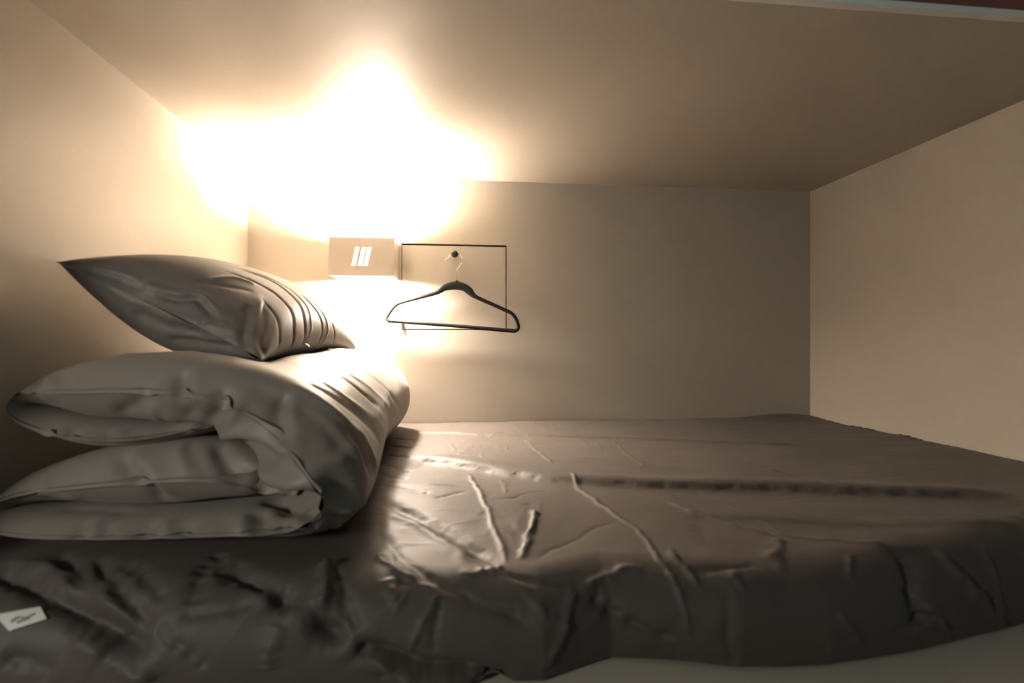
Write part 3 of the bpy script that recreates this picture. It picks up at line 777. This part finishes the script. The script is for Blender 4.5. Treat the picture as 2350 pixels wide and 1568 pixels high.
PILLOW_FOLDS = [
    (7, 6, 'r', [(-0.542, 0.88, 0.103), (-0.51, 0.882, 0.089), (-0.475, 0.886, 0.08), (-0.446, 0.895, 0.081), (-0.428, 0.893, 0.069), (-0.401, 0.888, 0.047)]),
    (7, 8, 'v', [(-0.508, 0.88, 0.08), (-0.469, 0.884, 0.072), (-0.445, 0.89, 0.073), (-0.43, 0.887, 0.06), (-0.405, 0.88, 0.035)]),
    (9, 5, 'v', [(-0.608, 0.87, 0.122), (-0.56, 0.876, 0.103), (-0.515, 0.881, 0.088)]),
    (6, 3.5, 'r', [(-0.622, 0.869, 0.127), (-0.567, 0.879, 0.115), (-0.524, 0.884, 0.1)]),
    (9, 7, 'r', [(-0.375, 0.973, 0.09), (-0.361, 0.937, 0.062), (-0.354, 0.9, 0.03), (-0.353, 0.88, 0.009), (-0.341, 0.87, -0.014), (-0.33, 0.861, -0.03)]),
    (10, 8, 'v', [(-0.376, 0.928, 0.069), (-0.366, 0.896, 0.036), (-0.362, 0.879, 0.013), (-0.352, 0.868, -0.012)]),
    (7, 6, 'v', [(-0.36, 0.963, 0.073), (-0.344, 0.914, 0.031), (-0.338, 0.884, -0.0), (-0.329, 0.87, -0.027)]),
    (12, 8, 'v', [(-0.548, 0.886, 0.051), (-0.483, 0.884, 0.023), (-0.416, 0.875, 0.009)]),
    (10, 5, 'r', [(-0.528, 0.88, 0.057), (-0.458, 0.876, 0.036), (-0.391, 0.878, 0.023), (-0.362, 0.88, 0.014)]),
    (10, 8, 'v', [(-0.501, 0.908, 0.001), (-0.433, 0.883, -0.002), (-0.365, 0.868, -0.011)]),
    (7, 4, 'r', [(-0.477, 0.889, 0.012), (-0.418, 0.878, 0.002), (-0.364, 0.871, -0.001)]),
    (6, 3, 'v', [(-0.463, 0.907, 0.104), (-0.417, 0.931, 0.099), (-0.381, 0.966, 0.092)]),
    (6, 4, 'r', [(-0.441, 0.921, 0.105), (-0.418, 0.966, 0.118), (-0.386, 0.994, 0.106)]),
    (4.7, 4.2, 'v', [(-0.334, 1.068, -0.015), (-0.322, 1.075, 0.035), (-0.344, 1.099, 0.084), (-0.397, 1.081, 0.13), (-0.449, 1.004, 0.145)]),
    (2.9, 2.0, 'r', [(-0.331, 1.088, -0.011), (-0.321, 1.111, 0.037), (-0.343, 1.136, 0.086), (-0.39, 1.108, 0.128), (-0.442, 1.034, 0.147)]),
    (4.4, 3.7, 'v', [(-0.347, 1.016, -0.026), (-0.324, 1.009, 0.016), (-0.339, 1.032, 0.066), (-0.382, 1.015, 0.108), (-0.446, 0.97, 0.133)]),
    (4.0, 3.3, 'v', [(-0.33, 1.17, -0.013), (-0.316, 1.181, 0.029), (-0.328, 1.182, 0.069), (-0.364, 1.164, 0.112)]),
    (3.9, 1.9, 'r', [(-0.328, 1.198, -0.011), (-0.313, 1.217, 0.028), (-0.325, 1.218, 0.067), (-0.359, 1.19, 0.108)]),
    (2.9, 2.3, 'v', [(-0.324, 1.288, -0.011), (-0.31, 1.271, 0.016), (-0.315, 1.259, 0.05)]),
    (3.6, 2.7, 'v', [(-0.34, 0.932, -0.029), (-0.327, 0.943, 0.008), (-0.339, 0.96, 0.046), (-0.37, 0.961, 0.081)]),
    (6, 3, 'v', [(-0.38, 0.885, 0.031), (-0.405, 0.88, 0.035), (-0.437, 0.875, 0.028)]),
    (6, 3, 'r', [(-0.576, 0.873, 0.089), (-0.54, 0.878, 0.067), (-0.505, 0.877, 0.057)]),
]
def press_folds(G, folds, gain=1.0):
    n = normals(G, True, False)
    D3 = np.zeros(G.shape[:2])
    for w_, h_, kind, pts in folds:
        w_, h_ = w_ / 1000, h_ / 1000
        q = catmull(pts, 4) if len(pts) > 2 else np.array(pts)
        pad = w_ * 3 + 0.01
        lo_, hi_ = q.min(0) - pad, q.max(0) + pad
        m = np.where(((G > lo_) & (G < hi_)).all(-1))
        if len(m[0]) == 0:
            continue
        pt = G[m]
        pt = pt + 0.0015 * np.stack([vnoise(pt[:, 0] * 60, pt[:, 1] * 60, pt[:, 2] * 60 + s_) for s_ in (0.5, 20.5, 40.5)], 1)
        best = np.full(len(pt), 9.0)
        par = np.zeros(len(pt))
        for i in range(len(q) - 1):
            d = q[i + 1] - q[i]
            t = np.clip(((pt - q[i]) @ d) / (d @ d + 1e-12), 0, 1)
            dd = np.linalg.norm(pt - q[i] - t[:, None] * d, axis=1)
            b_ = dd < best
            best[b_] = dd[b_]
            par[b_] = ((i + t) / (len(q) - 1))[b_]
        end = np.clip(0.1 + smooth(0, 0.22, par) * smooth(0, 0.22, 1 - par), 0, 1)
        g_ = np.exp(-(best / w_) ** 2) + 0.2 * np.exp(-(best / (2.2 * w_)) ** 2)
        D3[m] += gain * (h_ if kind == 'r' else -h_) * g_ * end * (best < pad)
    return G + n * D3[..., None]

# ------------------------------------------------------------------ folded duvet
# one long quilt, both ends folded in and then doubled over: path of its middle (x, z, half thickness, y of the near edge)
RIB = [(-0.330, -0.122, 0.006, 0.800), (-0.38, -0.126, 0.014, 0.775), (-0.46, -0.138, 0.018, 0.765), (-0.545, -0.134, 0.019, 0.770),
       (-0.612, -0.116, 0.018, 0.780), (-0.644, -0.092, 0.019, 0.790), (-0.612, -0.072, 0.024, 0.782), (-0.55, -0.070, 0.038, 0.765),
       (-0.46, -0.068, 0.050, 0.752), (-0.37, -0.075, 0.052, 0.744), (-0.30, -0.100, 0.058, 0.732), (-0.245, -0.135, 0.064, 0.720),
       (-0.215, -0.175, 0.060, 0.700), (-0.222, -0.218, 0.046, 0.690), (-0.262, -0.248, 0.030, 0.694), (-0.32, -0.259, 0.022, 0.712),
       (-0.40, -0.263, 0.018, 0.722), (-0.50, -0.263, 0.017, 0.728), (-0.60, -0.259, 0.018, 0.738), (-0.650, -0.236, 0.019, 0.752),
       (-0.615, -0.212, 0.022, 0.765), (-0.54, -0.203, 0.036, 0.762), (-0.45, -0.195, 0.048, 0.755), (-0.36, -0.194, 0.046, 0.752),
       (-0.30, -0.205, 0.032, 0.755), (-0.265, -0.220, 0.008, 0.775)]
def arc_resample(q, n):
    L = np.r_[0, np.cumsum(np.linalg.norm(q[1:, :2] - q[:-1, :2], axis=1))]
    s = np.linspace(0, L[-1], n)
    return np.stack([np.interp(s, L, q[:, k]) for k in range(q.shape[1])], 1)
rib = arc_resample(catmull(RIB, 12), 76)
tan = np.gradient(rib[:, :2], axis=0)
tan /= np.linalg.norm(tan, axis=1, keepdims=True)
nor = np.stack([-tan[:, 1], tan[:, 0]], 1)
nr = len(rib)
NV = 34
YE = 1.655
vv = np.linspace(0, 1, NV)
def duvet_surface():
    side = np.r_[np.ones(nr), -np.ones(nr - 2)]
    idx = np.r_[np.arange(nr), np.arange(nr - 2, 0, -1)]
    c, n, h, yf = rib[idx, :2], nor[idx], rib[idx, 2], rib[idx, 3] - 0.008
    ssl = idx / nr
    out = np.zeros((len(idx), NV, 3))
    for j, v in enumerate(vv):
        yfn = yf + 0.010 * vnoise(ssl * 17, 0.3, 1.1)
        y = yfn + (YE - yfn) * v
        dn = np.clip((y - yfn) / 0.06, 0, 1)
        df = np.clip((YE - y) / 0.075, 0, 1)
        k = np.sqrt(np.clip(1 - (1 - dn) ** 2.2, 0, 1)) * np.sqrt(np.clip(1 - (1 - df) ** 2.2, 0, 1))
        lift = 0.018 * smooth(0.9, 1.4, y) * smooth(-0.24, -0.05, c[:, 1])
        puff = 1 + 0.10 * vnoise(c[:, 0] * 9 + side * 3, y * 6, 2.0)
        push = 0.048 * smooth(-0.36, -0.24, c[:, 0]) * smooth(1.15, 0.74, y) * smooth(-0.15, -0.235, c[:, 1])
        out[:, j, 0] = c[:, 0] + push + n[:, 0] * h * k * puff * side
        out[:, j, 2] = c[:, 1] + n[:, 1] * h * k * puff * side + lift
        out[:, j, 1] = y
    return out
DG = duvet_surface()
nn = normals(DG, True, False)
HB = 0.01                                            # height maps: 1 cm bins over the bunk
def height_map(Q, lo=-0.45):
    H = np.full((210, 180), lo)
    q = Q.reshape(-1, 3)
    i = np.clip(((q[:, 0] - XL) / HB).astype(int), 0, 209)
    j = np.clip((q[:, 1] / HB).astype(int), 0, 179)
    np.maximum.at(H, (i, j), q[:, 2])
    return H
def on_map(H, Q, gap):
    i = np.clip(((Q[..., 0] - XL) / HB).astype(int), 0, 209)
    j = np.clip((Q[..., 1] / HB).astype(int), 0, 179)
    Q[..., 2] = np.maximum(Q[..., 2], H[i, j] + gap)
    return Q
SHEET_H = height_map(P)
def duvet_col(Q):
    Q = on_map(SHEET_H, Q, 0.001)
    Q[..., 0] = np.maximum(Q[..., 0], XL + 0.006)
    Q[..., 1] = np.minimum(Q[..., 1], YB - 0.02)
    return Q
DS = DG
for lev, (ex, amp, fr_, stp, kg) in enumerate(((1.030, 0.006, 0.40, 30, 0.04), (1.022, 0.0020, 0.35, 16, 0.04), (1.012, 0.0006, 0.3, 8, 0.06))):
    if lev:
        DS = refine(soften(DS))
    G_ = duvet_col(DS.copy())
    Rr = rest_lengths(G_)
    for k_ in Rr:
        Rr[k_] = Rr[k_] * ex
    u1, v1 = np.meshgrid(np.arange(G_.shape[0]), np.arange(G_.shape[1]), indexing='ij')
    # periodic round the section
    ang = u1 / G_.shape[0] * 2 * math.pi
    rr = G_.shape[0] / (2 * math.pi) * fr_
    kick = amp * vnoise(np.cos(ang) * rr, np.sin(ang) * rr, v1 * fr_ * 0.8 + lev * 7.7)
    DS = solve_cloth(G_ + normals(G_, True, False) * kick[..., None], Rr, stp, 5, goal=G_, kgoal=kg, damp=0.7,
                     compress=0.5, bend=0.12, collide=duvet_col)
DS2 = duvet_col(refine(DS))
# ------------------------------------------------------------------ pillow
W0, L0 = 0.368, 0.620
NU, NVp = 84, 64                                    # round the section, along the pillow
c_ = Vector((-0.468, 1.168, 0.036))
tilt = math.radians(31)
ew = Vector((-math.cos(tilt), 0.0, math.sin(tilt)))
el = Vector((0.05, 0.998, 0.0)).normalized()
en = el.cross(ew).normalized()
if en.z < 0: en = -en
hw = NU // 2
prof_w = np.r_[np.linspace(0.5, -0.5, hw + 1), np.linspace(-0.5, 0.5, hw + 1)[1:-1]] * W0
sgn = np.r_[np.ones(hw + 1), -np.ones(hw - 1)]
lv = np.linspace(-0.5, 0.5, NVp) * L0
wv = np.abs(prof_w) / (W0 / 2)
bulge = 0.012 * np.sqrt(np.clip(1 - wv ** 4, 0, 1))[:, None] * np.sqrt(np.clip(1 - (np.abs(lv) / (L0 / 2)) ** 4, 0, 1))[None, :]
FL = prof_w[:, None, None] * np.array(ew) + lv[None, :, None] * np.array(el)
Rp = rest_lengths(FL)
PS = FL * 0.97 + (sgn[:, None] * bulge)[..., None] * np.array(en) + np.array(c_)
up, vp = np.meshgrid(np.arange(NU), np.arange(NVp), indexing='ij')
PS = PS + np.array(en) * (0.003 * vnoise(up * 0.2, vp * 0.2, 1.9))[..., None] * (bulge > 0.002)[..., None]
DUV_H = height_map(DS2)
DUV_H = np.maximum(DUV_H, np.maximum(np.roll(DUV_H, 1, 0), np.roll(DUV_H, -1, 0)) - 0.006)
def pillow_col(Q):
    Q = on_map(DUV_H, Q, -0.016)
    Q[..., 0] = np.maximum(Q[..., 0], XL + 0.008)
    return Q
out_p = 1.0
chk = normals(PS, True, False)[hw // 2, NVp // 2]
sgn_n = 1.0 if np.dot(chk, np.array(en)) > 0 else -1.0
PS = solve_cloth(PS, Rp, 44, 6, press=(lambda s: sgn_n * 0.0016), damp=0.86, compress=0.15, bend=0.15,
                 collide=pillow_col, sew=True, goal=FL + np.array(c_), kgoal=0.0012)
# the case is roomier than the filling: it puckers away from the seams
for lev, (ex, amp, stp, kg) in enumerate(((1.014, 0.0012, 14, 0.04), (1.006, 0.0003, 6, 0.08))):
    PS = refine(soften(PS, 2))
    nu_ = PS.shape[0]
    Rr = rest_lengths(PS)
    dist = np.minimum(np.arange(nu_), nu_ - np.arange(nu_))
    dist = np.minimum(dist, np.abs(np.arange(nu_) - nu_ // 2)) / nu_
    away = 0.55 + 0.45 * smooth(0.0, 0.05, dist)[:, None]
    for k_ in Rr:
        Rr[k_] = Rr[k_] * (1 + (ex - 1) * away * (1.3 if k_[0] == 0 else 0.7))
    u1, v1 = np.meshgrid(np.arange(nu_), np.arange(PS.shape[1]), indexing='ij')
    f_ = (0.06, 0.05)[lev]
    kick = amp * vnoise(u1 * f_ * 1.5, v1 * 0.22, 1.7 + lev * 3)
    PS = solve_cloth(PS + normals(PS, True, False) * kick[..., None], Rr, stp, 5, goal=PS.copy(), kgoal=kg, damp=0.7,
                     compress=0.5, bend=0.2, collide=pillow_col, sew=True)
out_p = sgn_n
PR = pillow_col(press_folds(refine(soften(PS)), PILLOW_FOLDS, out_p * 0.7))
pl = empty('pillow', (-0.48, 1.17, -0.01))
pob = obj('pillowcase', grid_mesh(PR, closed_u=True), M['pillow'], pl, True)
pob.matrix_parent_inverse = Matrix.Translation(-pl.location)
tag(pl, 'plump taupe pillow tilted against the left wall on the duvet', 'pillow')
# the duvet gives way under the pillow
PUH = np.full((210, 180), 9.0)
q_ = refine(PR).reshape(-1, 3)
np.minimum.at(PUH, (np.clip(((q_[:, 0] - XL) / HB).astype(int), 0, 209), np.clip((q_[:, 1] / HB).astype(int), 0, 179)), q_[:, 2])
PUH = np.minimum.reduce([PUH, np.roll(PUH, 1, 0), np.roll(PUH, -1, 0), np.roll(PUH, 1, 1), np.roll(PUH, -1, 1)])
ii_ = np.clip(((DS2[..., 0] - XL) / HB).astype(int), 0, 209)
jj_ = np.clip((DS2[..., 1] / HB).astype(int), 0, 179)
cap = PUH[ii_, jj_] - 0.0015
over = np.where((DS2[..., 2] > cap) & (DS2[..., 2] > -0.1), DS2[..., 2] - cap, 0)
for _ in range(6):
    over = np.maximum(over, soften(np.repeat(over[..., None], 3, -1))[..., 0])
DS2[..., 2] -= over
dn_ = normals(DS2, True, False)
it_ = np.argmax(np.where((np.abs(DS2[..., 0] + 0.45) < 0.03) & (np.abs(DS2[..., 1] - 1.2) < 0.03), DS2[..., 2], -9))
out_d = 1.0 if dn_.reshape(-1, 3)[it_, 2] > 0 else -1.0
DS2 = duvet_col(soften(press_folds(DS2, DUVET_FOLDS, out_d * 1.35), 3))
dv = empty('duvet', (-0.42, 1.15, -0.28))
me = grid_mesh(DS2, closed_u=True)
dobj = obj('quilt', me, M['duvet'], dv, True)
dobj.matrix_parent_inverse = Matrix.Translation(-dv.location)
tag(dv, 'thick taupe duvet folded into layers against the left wall', 'duvet')

# ------------------------------------------------------------------ sewn-in label of the sheet, tag of the pillow
def patch_on(name, corners, nu_, nv_, thick, mat_, parent, lift=0.0015, plane=None):
    """cloth patch following the sheet between four (x, t) corners"""
    A, B, C_, D_ = [np.array(c) for c in corners]
    top_ = np.zeros((nu_, nv_, 3))
    nrm = np.zeros((nu_, nv_, 3))
    for i in range(nu_):
        for j in range(nv_):
            a, b_ = i / (nu_ - 1), j / (nv_ - 1)
            x_, t_ = (A * (1 - a) + B * a) * (1 - b_) + (D_ * (1 - a) + C_ * a) * b_
            ii = int(np.clip(np.searchsorted(xs, x_), 3, NX - 4))
            jj = int(np.clip(np.searchsorted(ts, t_), 3, NS - 4))
            top_[i, j] = P[ii - 2:ii + 3, jj - 2:jj + 3].mean((0, 1))
            nrm[i, j] = N_[ii, jj]
    # the patch is stiffer than the sheet: it spans the corners, bowed a little
    ca, cb, cc, cd = top_[0, 0].copy(), top_[-1, 0].copy(), top_[-1, -1].copy(), top_[0, -1].copy()
    for i in range(nu_):
        for j in range(nv_):
            a, b_ = i / (nu_ - 1), j / (nv_ - 1)
            top_[i, j] = (ca * (1 - a) + cb * a) * (1 - b_) + (cd * (1 - a) + cc * a) * b_
    n0 = nrm.mean((0, 1))
    n0 /= np.linalg.norm(n0)
    if plane is not None:                            # a print lies on its label
        (ca, cb, cc, cd), n0 = plane
        for i in range(nu_):
            for j in range(nv_):
                a, b_ = i / (nu_ - 1), j / (nv_ - 1)
                (a0_, b0_), (a1_, b1_), (a2_, b2_), (a3_, b3_) = corners
                ua = (a0_ * (1 - a) + a1_ * a) * (1 - b_) + (a3_ * (1 - a) + a2_ * a) * b_
                ub_ = (b0_ * (1 - a) + b1_ * a) * (1 - b_) + (b3_ * (1 - a) + b2_ * a) * b_
                top_[i, j] = (ca * (1 - ua) + cb * ua) * (1 - ub_) + (cd * (1 - ua) + cc * ua) * ub_
    patch_on.plane = ((ca, cb, cc, cd), n0)
    up_ = top_ + n0 * (lift + thick)
    dn_p = top_ + n0 * lift
    V = [tuple(v) for v in up_.reshape(-1, 3)] + [tuple(v) for v in dn_p.reshape(-1, 3)]
    K = nu_ * nv_
    F = []
    for i in range(nu_ - 1):
        for j in range(nv_ - 1):
            a = i * nv_ + j
            F.append((a, a + nv_, a + nv_ + 1, a + 1))
            F.append((K + a, K + a + 1, K + a + nv_ + 1, K + a + nv_))
    ring = [j for j in range(nv_)] + [i * nv_ + nv_ - 1 for i in range(1, nu_)] + [(nu_ - 1) * nv_ + j for j in range(nv_ - 2, -1, -1)] \
        + [i * nv_ for i in range(nu_ - 2, 0, -1)]
    for a, b_ in zip(ring, ring[1:] + ring[:1]):
        F.append((a, b_, K + b_, K + a))
    me_ = bpy.data.meshes.new(name)
    me_.from_pydata(V, [], F)
    me_.update()
    o_ = obj(name, me_, mat_, parent)
    o_.matrix_parent_inverse = Matrix.Identity(4) if plane is not None else Matrix.Translation(-mt.location)
    return o_
LBL = [(-0.522, 1.119), (-0.486, 1.107), (-0.469, 1.124), (-0.502, 1.134)]
lab = patch_on('sewn_label', LBL, 10, 6, 0.0008, M['tag'], mt, 0.003)
tag(lab, 'small white sewn label with grey print')
LPLANE = patch_on.plane
for (a0, b0), (a1, b1) in (((0.20, 0.50), (0.42, 0.34)), ((0.40, 0.34), (0.58, 0.50)), ((0.54, 0.52), (0.82, 0.36)), ((0.30, 0.62), (0.64, 0.56))):
    patch_on('printed_mark', [(a0, b0), (a1, b1), (a1, b1 + 0.15), (a0, b0 + 0.15)], 4, 2, 0.0002, M['print'], lab, 0.0039, LPLANE)
nuP, nvP = PR.shape[:2]
s0 = PR[nuP // 2, int(0.36 * nvP)]
s1 = PR[nuP // 2, int(0.385 * nvP)]
ax = (s1 - s0) / np.linalg.norm(s1 - s0)
outv = np.array([0.80, -0.35, -0.30])
outv /= np.linalg.norm(outv)
tv = np.zeros((6, 4, 3))
for i in range(6):
    a = i / 5
    for j in range(4):
        wd = (j / 3 - 0.5) * 0.013 * (1.0 if i < 4 else 1.0 - 0.25 * (i - 3) / 2)
        tv[i, j] = s0 + ax * wd + outv * (0.020 * a - 0.003) + np.array([0, 0, 0.004]) * math.sin(a * 3)
V = [tuple(v) for v in tv.reshape(-1, 3)]
F = [(i * 4 + j, i * 4 + 4 + j, i * 4 + 5 + j, i * 4 + 1 + j) for i in range(5) for j in range(3)]
me_ = bpy.data.meshes.new('tag')
me_.from_pydata(V, [], F)
me_.update()
pt_ = obj('case_tag', me_, M['tag'], pl, True)
pt_.matrix_parent_inverse = Matrix.Translation(-pl.location)
sol = pt_.modifiers.new('thickness', 'SOLIDIFY')
sol.thickness = 0.0012
tag(pt_, 'small white tag in the seam')
print('PILLOW', PS.reshape(-1, 3).min(0), PS.reshape(-1, 3).max(0))
